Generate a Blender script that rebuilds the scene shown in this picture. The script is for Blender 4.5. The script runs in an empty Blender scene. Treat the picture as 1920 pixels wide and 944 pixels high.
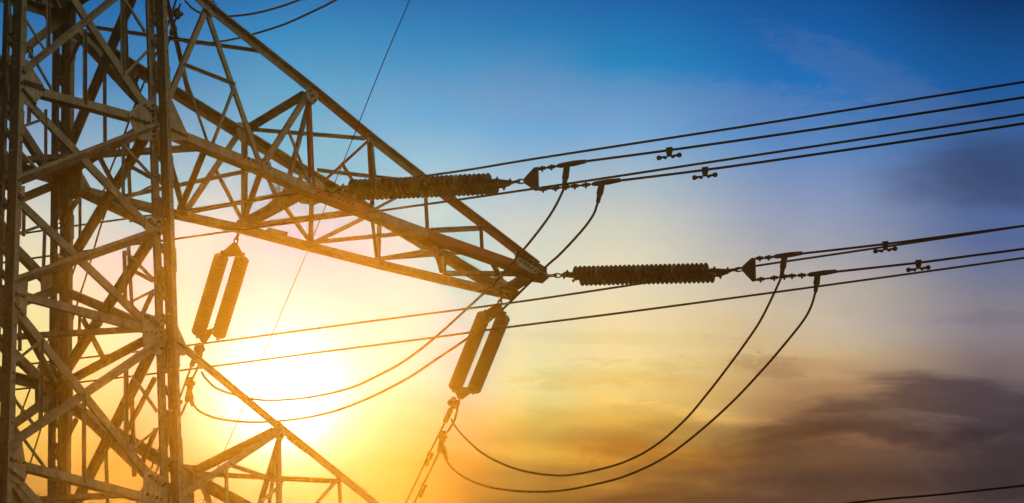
import bpy, bmesh, math, random
from mathutils import Vector, Matrix

random.seed(7)
scene = bpy.context.scene
col = scene.collection

# ------------------------------------------------------------------ camera
CAM = Vector((-31.5449, -48.3634, -27.2609))
CR = Vector((0.76712333, -0.64082522, -0.02940807))
CU = Vector((-0.23532342, -0.32375737, 0.91640823))
CF = Vector((0.59677858, 0.69607773, 0.39916302))
FPX = 7456.79
cam_d = bpy.data.cameras.new("camera")
cam_d.sensor_width = 36.0
cam_d.lens = 36.0 * FPX / 1920.0
cam_d.clip_start = 0.5
cam_d.clip_end = 5000
cam = bpy.data.objects.new("camera", cam_d)
m = Matrix((CR, CU, -CF)).transposed().to_4x4()
m.translation = CAM
cam.matrix_world = m
col.objects.link(cam)
scene.camera = cam


def ray(x, y):
    return CF + CR * ((x - 960) / FPX) - CU * ((y - 472) / FPX)


def proj(q):
    d = q - CAM
    z = d.dot(CF)
    return Vector((960 + FPX * d.dot(CR) / z, 472 - FPX * d.dot(CU) / z))


# ------------------------------------------------------------------ view / render
vs = scene.view_settings
vs.view_transform = 'Standard'
vs.look = 'None'
vs.exposure = 0.0
vs.gamma = 1.0
vs.use_curve_mapping = False
scene.render.engine = 'CYCLES'
scene.cycles.use_denoising = True
scene.cycles.max_bounces = 5
scene.cycles.diffuse_bounces = 3
scene.cycles.glossy_bounces = 2
scene.cycles.volume_bounces = 0
scene.cycles.sample_clamp_indirect = 3.0
scene.cycles.pixel_filter_type = 'BLACKMAN_HARRIS'

# ------------------------------------------------------------------ sun
SUN_PX = (530, 738)
SUN = ray(*SUN_PX).normalized()          # middle of the glow in the sky
LAMP = ray(510, 748).normalized()          # the disc itself, a little left of the middle of the glow
SUN_STRENGTH = 0.195
SUN_ANGLE = 6.0                            # a veiled, swollen evening sun
SUN_COLOR = (1.0, 0.74, 0.11)
HAZE_D, HAZE_G, HAZE_TOP, HAZE_COL = 0.0013, 0.989, 7.0, (0.95, 0.46, 0.12)
GROUND_Z = CAM.z - 1.65
sd = bpy.data.lights.new("sun", 'SUN')
sd.energy = SUN_STRENGTH
sd.angle = math.radians(SUN_ANGLE)
sd.color = SUN_COLOR
so = bpy.data.objects.new("sun", sd)
so.rotation_mode = 'QUATERNION'
so.rotation_quaternion = LAMP.to_track_quat('Z', 'Y')
col.objects.link(so)

# ------------------------------------------------------------------ world: dusk sky, as a function of direction
world = bpy.data.worlds.new("World")
scene.world = world
world.use_nodes = True
wt = world.node_tree
wt.nodes.clear()


def s2l(c):
    return tuple((v / 255 / 12.92) if v / 255 <= 0.04045 else ((v / 255 + 0.055) / 1.055) ** 2.4 for v in c)


class NT:
    """small helper to write node trees as expressions"""

    def __init__(self, tree):
        self.t = tree

    def node(self, typ, **kw):
        n = self.t.nodes.new(typ)
        for k, v in kw.items():
            setattr(n, k, v)
        return n

    def put(self, sock, v):
        if hasattr(v, 'is_output'):
            self.t.links.new(v, sock)
        else:
            sock.default_value = v

    def m(self, op, a, b=0.0, c=0.0, clamp=False):
        n = self.node('ShaderNodeMath', operation=op, use_clamp=clamp)
        self.put(n.inputs[0], a)
        self.put(n.inputs[1], b)
        self.put(n.inputs[2], c)
        return n.outputs[0]

    def dot(self, a, b):
        n = self.node('ShaderNodeVectorMath', operation='DOT_PRODUCT')
        self.put(n.inputs[0], a)
        self.put(n.inputs[1], b)
        return n.outputs['Value']

    def xyz(self, x, y, z):
        n = self.node('ShaderNodeCombineXYZ')
        for i, v in enumerate((x, y, z)):
            self.put(n.inputs[i], v)
        return n.outputs[0]

    def smooth(self, v, a, b, lo=0.0, hi=1.0):
        n = self.node('ShaderNodeMapRange', interpolation_type='SMOOTHSTEP')
        self.put(n.inputs[0], v)
        for i, q in enumerate((a, b, lo, hi)):
            self.put(n.inputs[i + 1], q)
        return n.outputs[0]

    def mix(self, f, a, b, mode='MIX'):
        n = self.node('ShaderNodeMix', data_type='RGBA', blend_type=mode)
        self.put(n.inputs[0], f)
        self.put(n.inputs[6], a)
        self.put(n.inputs[7], b)
        return n.outputs[2]

    def noise(self, vec, scale, detail=4.0, rough=0.55, dist=0.0):
        n = self.node('ShaderNodeTexNoise')
        self.put(n.inputs['Vector'], vec)
        n.inputs['Scale'].default_value = scale
        n.inputs['Detail'].default_value = detail
        n.inputs['Roughness'].default_value = rough
        n.inputs['Distortion'].default_value = dist
        return n.outputs['Fac']

    def ramp(self, f, stops, interp='B_SPLINE'):
        n = self.node('ShaderNodeValToRGB')
        cr = n.color_ramp
        cr.interpolation = interp
        while len(cr.elements) < len(stops):
            cr.elements.new(0.5)
        for e, (p, c) in zip(cr.elements, stops):
            e.position = p
            e.color = (*c, 1.0)
        self.put(n.inputs[0], f)
        return n.outputs[0]


W = NT(wt)
HS = SUN.cross(Vector((0, 0, 1))).normalized()      # level, to the right of the sun
VS = HS.cross(SUN).normalized()                     # upward from the sun


def sky_uv(x, y):
    d = ray(x, y)
    k = d.dot(SUN)
    return d.dot(HS) / k, d.dot(VS) / k


# the colours of the evening sky from high to low in five directions along the horizon (sRGB)
SKY = {
    30: [(0, (10, 100, 160)), (150, (70, 126, 176)), (280, (150, 172, 190)), (400, (222, 214, 194)), (520, (246, 228, 178)),
         (650, (253, 228, 140)), (780, (248, 200, 92)), (860, (232, 170, 70)), (944, (198, 134, 55))],
    300: [(0, (22, 112, 170)), (150, (94, 144, 188)), (280, (165, 185, 200)), (400, (230, 224, 206)), (520, (252, 240, 200)),
          (650, (255, 245, 190)), (780, (255, 226, 136)), (860, (240, 182, 80)), (944, (210, 146, 56))],
    560: [(0, (34, 124, 178)), (60, (66, 142, 191)), (120, (100, 157, 196)), (220, (146, 181, 202)), (300, (190, 203, 206)), (400, (238, 230, 208)),
          (550, (254, 244, 214)), (700, (255, 248, 205)), (800, (255, 228, 140)), (870, (242, 182, 78)), (944, (216, 150, 56))],
    830: [(0, (26, 116, 174)), (60, (48, 132, 186)), (120, (84, 148, 195)), (220, (124, 174, 210)), (300, (168, 198, 214)), (400, (224, 222, 206)),
          (550, (250, 239, 208)), (620, (254, 242, 204)), (700, (255, 240, 184)), (780, (253, 222, 128)), (870, (236, 176, 75)), (944, (206, 142, 53))],
    985: [(0, (24, 112, 172)), (60, (42, 126, 182)), (130, (88, 145, 192)), (250, (125, 172, 212)), (340, (178, 196, 208)), (420, (216, 213, 200)), (520, (240, 227, 197)),
          (620, (250, 229, 180)), (700, (252, 229, 156)), (780, (249, 208, 108)), (850, (228, 168, 68)), (944, (180, 122, 50))],
    1150: [(0, (20, 104, 168)), (120, (54, 134, 188)), (250, (124, 168, 210)), (340, (176, 191, 199)), (420, (209, 207, 191)),
           (520, (234, 220, 186)), (620, (246, 220, 166)), (700, (252, 220, 142)), (780, (246, 196, 96)), (850, (218, 154, 62)),
           (944, (150, 100, 46))],
    1500: [(0, (10, 86, 154)), (150, (40, 112, 182)), (280, (98, 138, 190)), (400, (147, 157, 184)), (490, (173, 168, 171)),
           (590, (204, 186, 160)), (680, (206, 174, 128)), (740, (184, 144, 100)), (800, (152, 112, 76)), (860, (134, 96, 64)), (944, (104, 76, 55))],
    1880: [(0, (8, 58, 112)), (150, (30, 88, 152)), (260, (62, 96, 150)), (350, (78, 104, 156)), (450, (88, 106, 150)),
           (530, (116, 120, 144)), (600, (134, 126, 136)), (680, (130, 114, 116)), (780, (104, 88, 88)), (860, (80, 66, 66)), (944, (70, 57, 58))],
}

SHADED = {30: 0.35, 300: 0.8}
CORR = {30: [(0.0, 0.0, 0.0), (0.0, 0.0, 0.0), (0.0, 0.0, 0.0), (0.0, 0.0, 0.0), (0.0, 0.0, 0.0), (0.0, 0.0, 0.0), (0.0, 0.0, 0.0), (0.0, 0.0, 0.0), (0.0, 0.0, 0.0)], 300: [(-0.0882, -0.0158, -0.0006), (-0.0137, -0.0096, 0.0044), (-0.0167, -0.0103, 0.0054), (-0.0964, -0.0272, 0.0125), (0.7689, -0.0267, -0.0105), (0.9945, 0.1218, -0.0523), (1.0, -0.1333, -0.1227), (0.7092, -0.4692, -0.1571), (0.03, -0.6889, -0.1343)], 560: [(-0.1018, -0.0211, -0.0042), (-0.0466, -0.0048, 0.0104), (-0.0106, -0.0087, 0.0069), (-0.0166, -0.0073, 0.0136), (-0.0129, -0.0012, 0.0151), (-0.3915, -0.0213, -0.0), (-0.024, -0.2574, -0.0813), (0.0, 0.0, 0.0), (0.0, 0.0, 0.0), (-0.3027, -1.0, -1.0), (-0.846, -1.0, -0.4094)], 830: [(-0.0814, -0.0163, -0.0006), (-0.0605, -0.0038, 0.0052), (-0.0139, -0.0062, 0.0051), (-0.0131, -0.0087, 0.0045), (0.0114, 0.0039, 0.0033), (0.0085, 0.0131, 0.0124), (-0.1077, 0.0212, 0.0073), (-0.024, -0.0248, -0.0031), (0.0, -0.0234, -0.0114), (-0.048, -0.053, -0.0602), (-0.4353, -0.2755, -0.0559), (-1.0, -0.5724, -0.0676)], 985: [(-0.0644, -0.0144, 0.0038), (-0.0436, -0.0029, 0.0033), (-0.0046, -0.0033, -0.001), (-0.0135, -0.0041, 0.0047), (-0.0038, -0.0006, 0.0049), (0.0271, 0.0078, -0.0005), (0.0275, 0.0126, 0.0057), (0.022, 0.008, -0.0029), (0.0308, 0.0196, -0.0017), (0.0078, -0.0013, -0.0197), (-0.0269, -0.0265, -0.0217), (-0.0626, -0.0488, -0.0194)], 1150: [(-0.0402, -0.0132, 0.0), (-0.0147, -0.0018, 0.0011), (-0.0122, 0.0006, 0.012), (0.0052, 0.0023, -0.0002), (0.0236, 0.0092, -0.0004), (0.0348, 0.0156, 0.0074), (0.0421, 0.0124, -0.0027), (0.0388, 0.0173, -0.0006), (0.0468, 0.0087, -0.0103), (0.0291, -0.0037, -0.0094), (-0.0548, -0.0354, -0.0094)], 1500: [(-0.0233, -0.0074, -0.0014), (-0.0083, -0.0021, -0.001), (-0.0084, -0.0015, 0.0024), (0.0015, 0.0002, 0.0031), (0.0045, 0.0009, 0.0011), (0.0265, 0.0128, 0.0026), (0.0299, 0.0086, -0.0032), (0.0092, -0.0062, -0.0061), (-0.0108, -0.0106, -0.0056), (-0.0058, -0.0051, -0.003), (-0.0217, -0.0112, -0.0041)], 1880: [(-0.0107, -0.0062, -0.0081), (-0.0041, 0.0009, 0.0053), (-0.0025, -0.001, -0.0036), (-0.002, 0.0006, 0.0025), (-0.0058, -0.0028, -0.0015), (0.0028, 0.0027, -0.0002), (0.0087, 0.0048, 0.001), (0.0053, 0.0001, -0.0021), (-0.002, -0.0018, -0.0016), (-0.0078, -0.0045, -0.0028), (-0.0069, -0.0041, -0.0027)]}


def veil(x, y):
    """sunlight scattered by the haze between here and the sky in this direction"""
    d = ray(x, y).normalized()
    a = LAMP.orthogonal().normalized()
    b = LAMP.cross(a)
    p = 0.0
    nn = 90
    for i in range(nn):
        rr = math.tan(math.radians(SUN_ANGLE / 2)) * math.sqrt((i + .5) / nn)
        e = (LAMP + (a * math.cos(i * 2.39996) + b * math.sin(i * 2.39996)) * rr).normalized()
        p += (1 - HAZE_G ** 2) / (4 * math.pi * (1 + HAZE_G ** 2 - 2 * HAZE_G * d.dot(e)) ** 1.5) / nn
    path_l = (HAZE_TOP - CAM.z) / d.z
    t = math.exp(-HAZE_D * path_l)
    k = SUN_STRENGTH * HAZE_D * p * path_l * math.sqrt(t)
    return [k * q * a for q, a in zip(SUN_COLOR, HAZE_COL)], [t + (1 - t) * a for a in HAZE_COL]


V_LO, V_HI = -0.036, 0.104

tc = W.node('ShaderNodeTexCoord').outputs['Generated']
front = W.m('MAXIMUM', W.dot(tc, tuple(SUN)), 0.15)
u = W.m('DIVIDE', W.dot(tc, tuple(HS)), front)
v = W.m('DIVIDE', W.dot(tc, tuple(VS)), front)

# wisps: slow warp of the bands and streaky cloud
streak = W.xyz(W.m('ADD', W.m('MULTIPLY', u, 22.0), W.m('MULTIPLY', v, 20.0)), W.m('MULTIPLY', v, 95.0), 3.7)
n_warp = W.noise(streak, 0.55, 3.0, 0.5, 0.4)
low = W.smooth(v, 0.045, -0.005)                    # cloud lives low in the sky
right = W.smooth(u, -0.02, 0.10)
warp = W.m('MULTIPLY', W.m('SUBTRACT', n_warp, 0.5), W.m('MULTIPLY', low, W.m('MULTIPLY_ADD', right, 0.030, 0.012)))
vw = W.m('ADD', v, warp)
fac = W.m('DIVIDE', W.m('SUBTRACT', vw, V_LO), V_HI - V_LO, clamp=True)

cols, us = [], []
for x, stops in SKY.items():
    out = []
    for i, (y, c) in enumerate(stops):
        uu, vv = sky_uv(x, y)
        lin = s2l(c)
        vl, tr = veil(x, y)
        vl = [q * SHADED.get(x, 1.0) for q in vl]      # the tower shades the haze on its own side
        k = CORR.get(x, [(0, 0, 0)] * 20)[i]
        lin = tuple(max(0.0, (a - b) / q + e) for a, b, q, e in zip(lin, vl, tr, k))
        out.append(((vv - V_LO) / (V_HI - V_LO), lin))
    out.sort()
    cols.append(W.ramp(fac, out, 'CARDINAL' if False else 'LINEAR'))
    us.append(sky_uv(x, 472)[0])
sky = cols[0]
for i in range(1, len(cols)):
    sky = W.mix(W.smooth(u, us[i - 1], us[i]), sky, cols[i])

U = W.m('MULTIPLY', u, FPX)                         # scaled so that the numbers below stay readable
V = W.m('MULTIPLY', v, FPX)
n_a = W.noise(streak, 0.8, 8.0, 0.58, 0.7)
n_b = W.noise(W.xyz(W.m('MULTIPLY', U, 0.008), W.m('MULTIPLY', V, 0.022), 5.1), 1.0, 7.0, 0.6, 0.5)
n_c = W.noise(W.xyz(W.m('MULTIPLY', U, 0.020), W.m('MULTIPLY', V, 0.075), 9.3), 1.0, 7.0, 0.62, 0.8)


def bank(cx, cy, hx, hy, slope, noise, amp, lo=1.7, hi=0.1):
    """soft-edged cloud: an ellipse broken up by noise"""
    dx = W.m('SUBTRACT', U, cx)
    dy = W.m('SUBTRACT', W.m('SUBTRACT', V, cy), W.m('MULTIPLY', dx, slope))
    dx = W.m('DIVIDE', dx, hx)
    dy = W.m('DIVIDE', dy, hy)
    q = W.m('ADD', W.m('MULTIPLY', dx, dx), W.m('MULTIPLY', dy, dy))
    return W.smooth(W.m('ADD', q, W.m('MULTIPLY', W.m('SUBTRACT', noise, 0.5), amp)), lo, hi)


def shade(sky, f, k):
    return W.mix(f, sky, W.mix(1.0, sky, (*k, 1), 'MULTIPLY'))


def amt(f, k):
    return W.m('MULTIPLY', f, k)


# great dark bank low on the right, with a lower sheet, and paler sheets toward the sun
sky = shade(sky, amt(bank(1310, -35, 380, 62, 0.03, n_a, 6.2), 0.92), (0.32, 0.32, 0.43))
sky = shade(sky, amt(bank(1180, -150, 560, 62, 0.0, n_b, 4.5), 0.65), (0.56, 0.54, 0.64))
sky = shade(sky, amt(bank(820, -98, 270, 34, -0.03, n_a, 5.0), 0.60), (0.56, 0.52, 0.52))
sky = shade(sky, amt(bank(560, -70, 260, 40, 0.05, n_a, 6.0), 0.52), (0.74, 0.66, 0.50))
sky = shade(sky, amt(bank(600, 30, 160, 26, 0.08, n_c, 6.0), 0.40), (0.78, 0.72, 0.58))
sky = shade(sky, amt(bank(660, 98, 230, 14, -0.04, n_c, 5.0), 0.30), (0.84, 0.78, 0.72))
sky = shade(sky, amt(bank(925, 42, 70, 22, -0.18, n_c, 7.0), 0.55), (0.68, 0.63, 0.66))
sky = shade(sky, amt(bank(1340, 132, 110, 14, 0.0, n_c, 6.0), 0.45), (0.76, 0.76, 0.82))
sky = shade(sky, amt(bank(250, -190, 420, 30, 0.0, n_b, 5.0), 0.35), (0.86, 0.74, 0.62))
sky = shade(sky, amt(bank(-300, -140, 320, 26, 0.0, n_b, 6.0), 0.40), (0.86, 0.74, 0.60))
# sunlit streaks under the sheets
sky = shade(sky, amt(bank(600, -122, 300, 20, -0.05, n_a, 6.0), 0.9), (1.30, 1.21, 0.95))
sky = shade(sky, amt(bank(960, -76, 330, 12, -0.17, n_c, 4.0), 0.6), (1.40, 1.30, 1.12))
# slate bank high on the right and a thin mauve veil above it
sky = shade(sky, amt(bank(1390, 400, 230, 66, 0.03, n_b, 2.0, 1.9, -0.2), 0.85), (0.52, 0.46, 0.48))
sky = W.mix(amt(bank(1120, 585, 190, 46, -0.42, n_c, 4.0), 0.19), sky, (*s2l((112, 124, 172)), 1))
sky = W.mix(amt(bank(640, 545, 420, 50, -0.05, n_c, 5.0), 0.16), sky, (*s2l((140, 150, 192)), 1))
# faint mottling
mot = W.m('MULTIPLY', W.m('SUBTRACT', W.noise(W.xyz(W.m('MULTIPLY', u, 60.0), W.m('MULTIPLY', v, 110.0), 1.2), 1.0, 8.0, 0.7), 0.5), 0.22)
sky = W.mix(1.0, sky, W.xyz(W.m('ADD', 1.0, mot), W.m('ADD', 1.0, W.m('MULTIPLY', mot, 0.6)), W.m('ADD', 1.0, W.m('MULTIPLY', mot, 0.3))), 'MULTIPLY')

# the sun's own glow


def glow(r, p, dv=0.0):
    """soft aureole: 1 at the centre, long tails"""
    vv_ = W.m('SUBTRACT', v, dv)
    a = W.m('ADD', W.m('MULTIPLY', u, u), W.m('MULTIPLY', vv_, vv_))
    return W.m('POWER', W.m('MULTIPLY_ADD', a, 1.0 / (r * r), 1.0), -p)


sky = W.mix(W.m('MULTIPLY', glow(0.024, 1.7, 0.004), 0.85), sky, (1.14, 1.06, 0.74, 1))
sky = W.mix(glow(0.0145, 3.0), sky, (7.0, 6.2, 4.4, 1))

# away from the sunset: the open sky
nish = W.node('ShaderNodeTexSky', sky_type='NISHITA')
nish.sun_disc = False
el = math.asin(LAMP.z)
nish.sun_elevation = el
nish.sun_rotation = math.atan2(LAMP.x, LAMP.y)
nish.air_density = 1.0
nish.dust_density = 2.0
NISH = 0.012
nsk = W.mix(1.0, nish.outputs[0], (NISH, NISH, NISH, 1), 'MULTIPLY')
# added bright sky lobe, unseen behind the camera, to light the camera-facing steel
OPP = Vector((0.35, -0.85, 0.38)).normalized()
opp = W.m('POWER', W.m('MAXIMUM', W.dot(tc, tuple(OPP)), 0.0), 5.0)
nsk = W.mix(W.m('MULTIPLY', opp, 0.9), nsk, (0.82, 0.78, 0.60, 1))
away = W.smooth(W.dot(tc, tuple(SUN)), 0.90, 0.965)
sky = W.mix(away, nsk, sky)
bg = W.node('ShaderNodeBackground')
bg.inputs[1].default_value = 1.0
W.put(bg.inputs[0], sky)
wo = W.node('ShaderNodeOutputWorld')
wt.links.new(bg.outputs[0], wo.inputs[0])


# ------------------------------------------------------------------ materials
def make_mat(name, base, rough=0.6, metal=0.0, var=None, scale=6.0, bump=0.0, spec=0.5):
    mt = bpy.data.materials.new(name)
    mt.use_nodes = True
    t = mt.node_tree
    b = t.nodes['Principled BSDF']
    b.inputs['Roughness'].default_value = rough
    b.inputs['Metallic'].default_value = metal
    b.inputs['Specular IOR Level'].default_value = spec
    b.inputs['Base Color'].default_value = (*base, 1)
    if var:
        N = NT(t)
        tcn = N.node('ShaderNodeTexCoord').outputs['Object']
        f1 = N.noise(tcn, scale, 6.0, 0.65, 0.3)
        f2 = N.noise(tcn, scale * 5.5, 4.0, 0.6)
        sep = N.node('ShaderNodeSeparateXYZ')
        N.put(sep.inputs[0], tcn)
        run = N.noise(N.xyz(N.m('MULTIPLY', sep.outputs[0], 9.0), N.m('MULTIPLY', sep.outputs[1], 9.0), N.m('MULTIPLY', sep.outputs[2], 1.1)), scale / 3.0, 4.0, 0.6)
        f = N.m('MULTIPLY_ADD', f2, 0.30, N.m('MULTIPLY_ADD', run, 0.35, N.m('MULTIPLY', f1, 0.42)))
        c = N.ramp(f, [(0.32, base), (0.52, tuple((a + q) / 2 for a, q in zip(base, var))), (0.74, var)], 'LINEAR')
        N.put(b.inputs['Base Color'], c)
        if bump:
            bn = N.node('ShaderNodeBump')
            bn.inputs['Strength'].default_value = bump
            bn.inputs['Distance'].default_value = 0.004
            N.put(bn.inputs['Height'], f2)
            N.put(b.inputs['Normal'], bn.outputs[0])
    return mt


M_STEEL = make_mat("galvanised_steel", (0.13, 0.095, 0.055), 0.75, 0.0, (0.50, 0.45, 0.31), 3.0, 0.15, 0.15)
M_RED = make_mat("red_marker_paint", (0.34, 0.055, 0.018), 0.6, 0.0, (0.42, 0.09, 0.03), 3.0, 0.1, 0.2)
M_PLATE = make_mat("plate_steel", (0.14, 0.105, 0.06), 0.75, 0.0, (0.60, 0.54, 0.38), 4.5, 0.2, 0.15)
M_BOLT = make_mat("dark_bolt_steel", (0.07, 0.055, 0.04), 0.6, 0.3, (0.14, 0.11, 0.08), 20.0)
M_FIT = make_mat("dark_fitting_steel", (0.03, 0.019, 0.012), 0.7, 0.0, (0.06, 0.04, 0.026), 12.0, 0.0, 0.2)
M_WIRE = make_mat("weathered_conductor", (0.022, 0.013, 0.009), 0.8, 0.0, (0.038, 0.024, 0.016), 15.0, 0.0, 0.15)
M_PORC = make_mat("brown_porcelain", (0.022, 0.008, 0.004), 0.4, 0.0, (0.036, 0.013, 0.006), 9.0, 0.0, 0.25)
M_PALE = make_mat("pale_tan_porcelain", (0.24, 0.19, 0.07), 0.4, 0.0, (0.34, 0.27, 0.10), 9.0, 0.0, 0.3)
M_STRAW = make_mat("dry_straw", (0.22, 0.15, 0.05), 0.9, 0.0, (0.34, 0.25, 0.1), 9.0)
M_GROUND = make_mat("dark_field", (0.018, 0.020, 0.010), 0.95, 0.0, (0.045, 0.036, 0.02), 0.12, 0.0, 0.1)
M_CONC = make_mat("footing_concrete", (0.26, 0.25, 0.22), 0.9, 0.0, (0.38, 0.36, 0.32), 3.0)


# ------------------------------------------------------------------ object helpers
def link(name, bm, mat, parent=None, smooth=False):
    me = bpy.data.meshes.new(name)
    bmesh.ops.recalc_face_normals(bm, faces=bm.faces[:])
    bm.to_mesh(me)
    bm.free()
    for mm in (mat if isinstance(mat, (list, tuple)) else [mat]):
        me.materials.append(mm)
    if smooth:
        for p in me.polygons:
            p.use_smooth = True
    o = bpy.data.objects.new(name, me)
    col.objects.link(o)
    if parent:
        o.parent = parent
        o.matrix_parent_inverse = Matrix.Translation(-parent_world(parent))
    return o


def parent_world(o):
    w = Vector(o.location)
    p = o.parent
    while p:
        w = w + p.location
        p = p.parent
    return w


def tag(o, label=None, cat=None, group=None, kind=None):
    if label:
        o['label'] = label
    if cat:
        o['category'] = cat
    if group:
        o['group'] = group
    if kind:
        o['kind'] = kind
    return o


def empty(name, loc, parent=None):
    o = bpy.data.objects.new(name, None)
    o.empty_display_size = 0.2
    col.objects.link(o)
    if parent:
        o.parent = parent
        o.location = Vector(loc) - parent_world(parent)
    else:
        o.location = loc
    return o


class Plane:
    def __init__(self, p, n):
        self.p = Vector(p)
        self.n = Vector(n).normalized()

    @staticmethod
    def three(a, b, c, toward):
        n = (b - a).cross(c - a).normalized()
        if n.dot(Vector(toward)) < 0:
            n = -n
        return Plane(a, n)

    def at(self, x, y):
        d = ray(x, y)
        return CAM + d * ((self.p - CAM).dot(self.n) / d.dot(self.n))


def vplane(pt, d):
    return Plane(pt, (d[1], -d[0], 0))


def prism(bm, pts2, o, ex, ey, ez, h, mi=0):
    """extruded polygon pts2 in axes ex,ey at o, thickness h along ez"""
    a = [bm.verts.new(o + ex * p[0] + ey * p[1]) for p in pts2]
    b = [bm.verts.new(o + ex * p[0] + ey * p[1] + ez * h) for p in pts2]
    fs = [bm.faces.new(a), bm.faces.new(b[::-1])]
    n = len(a)
    for i in range(n):
        fs.append(bm.faces.new((a[i], b[i], b[(i + 1) % n], a[(i + 1) % n])))
    for f in fs:
        f.material_index = mi
    return fs


def tube(bm, pts, r, seg=8, caps=True, mi=0):
    """r: number or list of radii per point"""
    n = len(pts)
    rs = r if isinstance(r, (list, tuple)) else [r] * n
    rings = []
    prev = None
    for i in range(n):
        t = (pts[min(i + 1, n - 1)] - pts[max(i - 1, 0)]).normalized()
        if prev is None:
            a = t.orthogonal().normalized()
        else:
            a = (prev - t * prev.dot(t)).normalized()
        prev = a
        b = t.cross(a)
        rings.append([bm.verts.new(pts[i] + (a * math.cos(2 * math.pi * k / seg) + b * math.sin(2 * math.pi * k / seg)) * rs[i]) for k in range(seg)])
    fs = []
    for i in range(n - 1):
        for k in range(seg):
            fs.append(bm.faces.new((rings[i][k], rings[i][(k + 1) % seg], rings[i + 1][(k + 1) % seg], rings[i + 1][k])))
    if caps:
        fs.append(bm.faces.new(rings[0][::-1]))
        fs.append(bm.faces.new(rings[-1]))
    for f in fs:
        f.material_index = mi
        f.smooth = True
    return rings


def catmull(pts, n=8):
    out = []
    P = [pts[0] * 2 - pts[1]] + list(pts) + [pts[-1] * 2 - pts[-2]]
    for i in range(1, len(P) - 2):
        p0, p1, p2, p3 = P[i - 1:i + 3]
        # centripetal-ish
        for k in range(n):
            t = k / n
            out.append(0.5 * ((2 * p1) + (p2 - p0) * t + (2 * p0 - 5 * p1 + 4 * p2 - p3) * t * t + (3 * p1 - p0 - 3 * p2 + p3) * t ** 3))
    out.append(pts[-1])
    return out


def bolt_head(bm, c, n, r=0.019, h=0.022, mi=0):
    a = n.orthogonal().normalized()
    b = n.cross(a)
    k0 = random.random()
    prism(bm, [(r * math.cos(k0 + i * math.pi / 3), r * math.sin(k0 + i * math.pi / 3)) for i in range(6)], c, a, b, n, h, mi)
    prism(bm, [(r * .5 * math.cos(i * math.pi / 3), r * .5 * math.sin(i * math.pi / 3)) for i in range(6)], c + n * h, a, b, n, h * .7, mi)


JIT = [0]


def angle_bar(name, p0, p1, n_out, w1, w2, parent, mat=None, kind='i', off=0.0, t=None, flip=False, center=True):
    """steel angle from p0 to p1; flange 1 (w1) lies in the plane with normal n_out, flange 2 (w2) stands inward ('i') or outward ('o')."""
    mat = mat or M_STEEL
    w1 *= 0.80
    w2 *= 0.86
    t = t or max(0.009, 0.09 * w1)
    ax = (p1 - p0).normalized()
    n = n_out - ax * n_out.dot(ax)
    n.normalize()
    s = ax.cross(n).normalized()
    f2 = -n if kind[0] == 'i' else n
    mid = (p0 + p1) / 2
    im = proj(mid + f2 * 0.1) - proj(mid)
    ims = proj(mid + s * 0.1) - proj(mid)
    if ims.dot(im) > 0:
        s = -s
    if flip or 'f' in kind:
        s = -s
    if 'r' in kind:      # heel rolled so that the wide flange looks down
        g = math.radians(62)
        s, f2 = (s * math.cos(g) - n * math.sin(g)), (f2 * math.cos(g) + s * math.sin(g) * (1 if f2.dot(n) > 0 else -1))
    JIT[0] = (JIT[0] + 1) % 9
    o = off - 0.0012 * JIT[0]
    base = p0 + n * o
    if center:
        base = base - s * (w1 / 2)
    bm = bmesh.new()
    L = (p1 - p0).length
    prism(bm, [(0, 0), (w1, 0), (w1, t), (t, t), (t, w2), (0, w2)], base, s, f2, ax, L)
    return link(name, bm, mat, parent)


# ------------------------------------------------------------------ tower geometry
K = 0.024878
ZL = {-1: 2.9587, 0: 0.0, 1: -1.8602, 2: -3.6282, 3: -6.3546}


def hw(z):
    return 1.4 - K * z


def legp(sx, sy, z):
    return Vector((sx * hw(z), sy * hw(z), z))


def node(name, l):
    s = {'NR': (1, -1), 'NL': (-1, -1), 'FR': (1, 1), 'FL': (-1, 1)}[name]
    return legp(*s, ZL[l] if l in ZL else l)


ARM_L, ARM_Z, ARM_W = 10.1401, -0.0588, 0.4492
NT_ = Vector((ARM_L, -ARM_W, ARM_Z))
FT_ = Vector((ARM_L, ARM_W, ARM_Z))
NT2 = Vector((ARM_L - 1.0, -ARM_W, ZL[3] + ARM_Z))
FT2 = Vector((ARM_L - 1.0, ARM_W, ZL[3] + ARM_Z))
PN = Plane((0, -1.4, 0), (0, -1, K))
PF = Plane((0, 1.4, 0), (0, 1, K))
PR = Plane((1.4, 0, 0), (1, 0, K))
PL = Plane((-1.4, 0, 0), (-1, 0, K))
AN = Plane.three(node('NR', 0), node('NR', -1), NT_, (0, -1, 0))
AF = Plane.three(node('FR', 0), node('FR', -1), FT_, (0, 1, 0))
AB = Plane.three(node('NR', 0), node('FR', 0), (NT_ + FT_) / 2, (0, 0, -1))
AT = Plane.three(node('NR', -1), node('FR', -1), (NT_ + FT_) / 2, (0, 0, 1))
AN2 = Plane.three(node('NR', 3), node('NR', 2), NT2, (0, -1, 0))
AF2 = Plane.three(node('FR', 3), node('FR', 2), FT2, (0, 1, 0))
AT2 = Plane.three(node('NR', 2), node('FR', 2), (NT2 + FT2) / 2, (0, 0, 1))
P0 = Plane((0, 0, 0), (0, 0, -1))

# ------------------------------------------------------------------ ground
bm = bmesh.new()
G = 260
n = 40
gv = [[bm.verts.new((-G + 2 * G * i / n, -G + 2 * G * j / n, GROUND_Z + random.uniform(-.12, .0))) for j in range(n + 1)] for i in range(n + 1)]
for i in range(n):
    for j in range(n):
        bm.faces.new((gv[i][j], gv[i + 1][j], gv[i + 1][j + 1], gv[i][j + 1]))
tag(link("ground", bm, M_GROUND), kind='structure')

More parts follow.
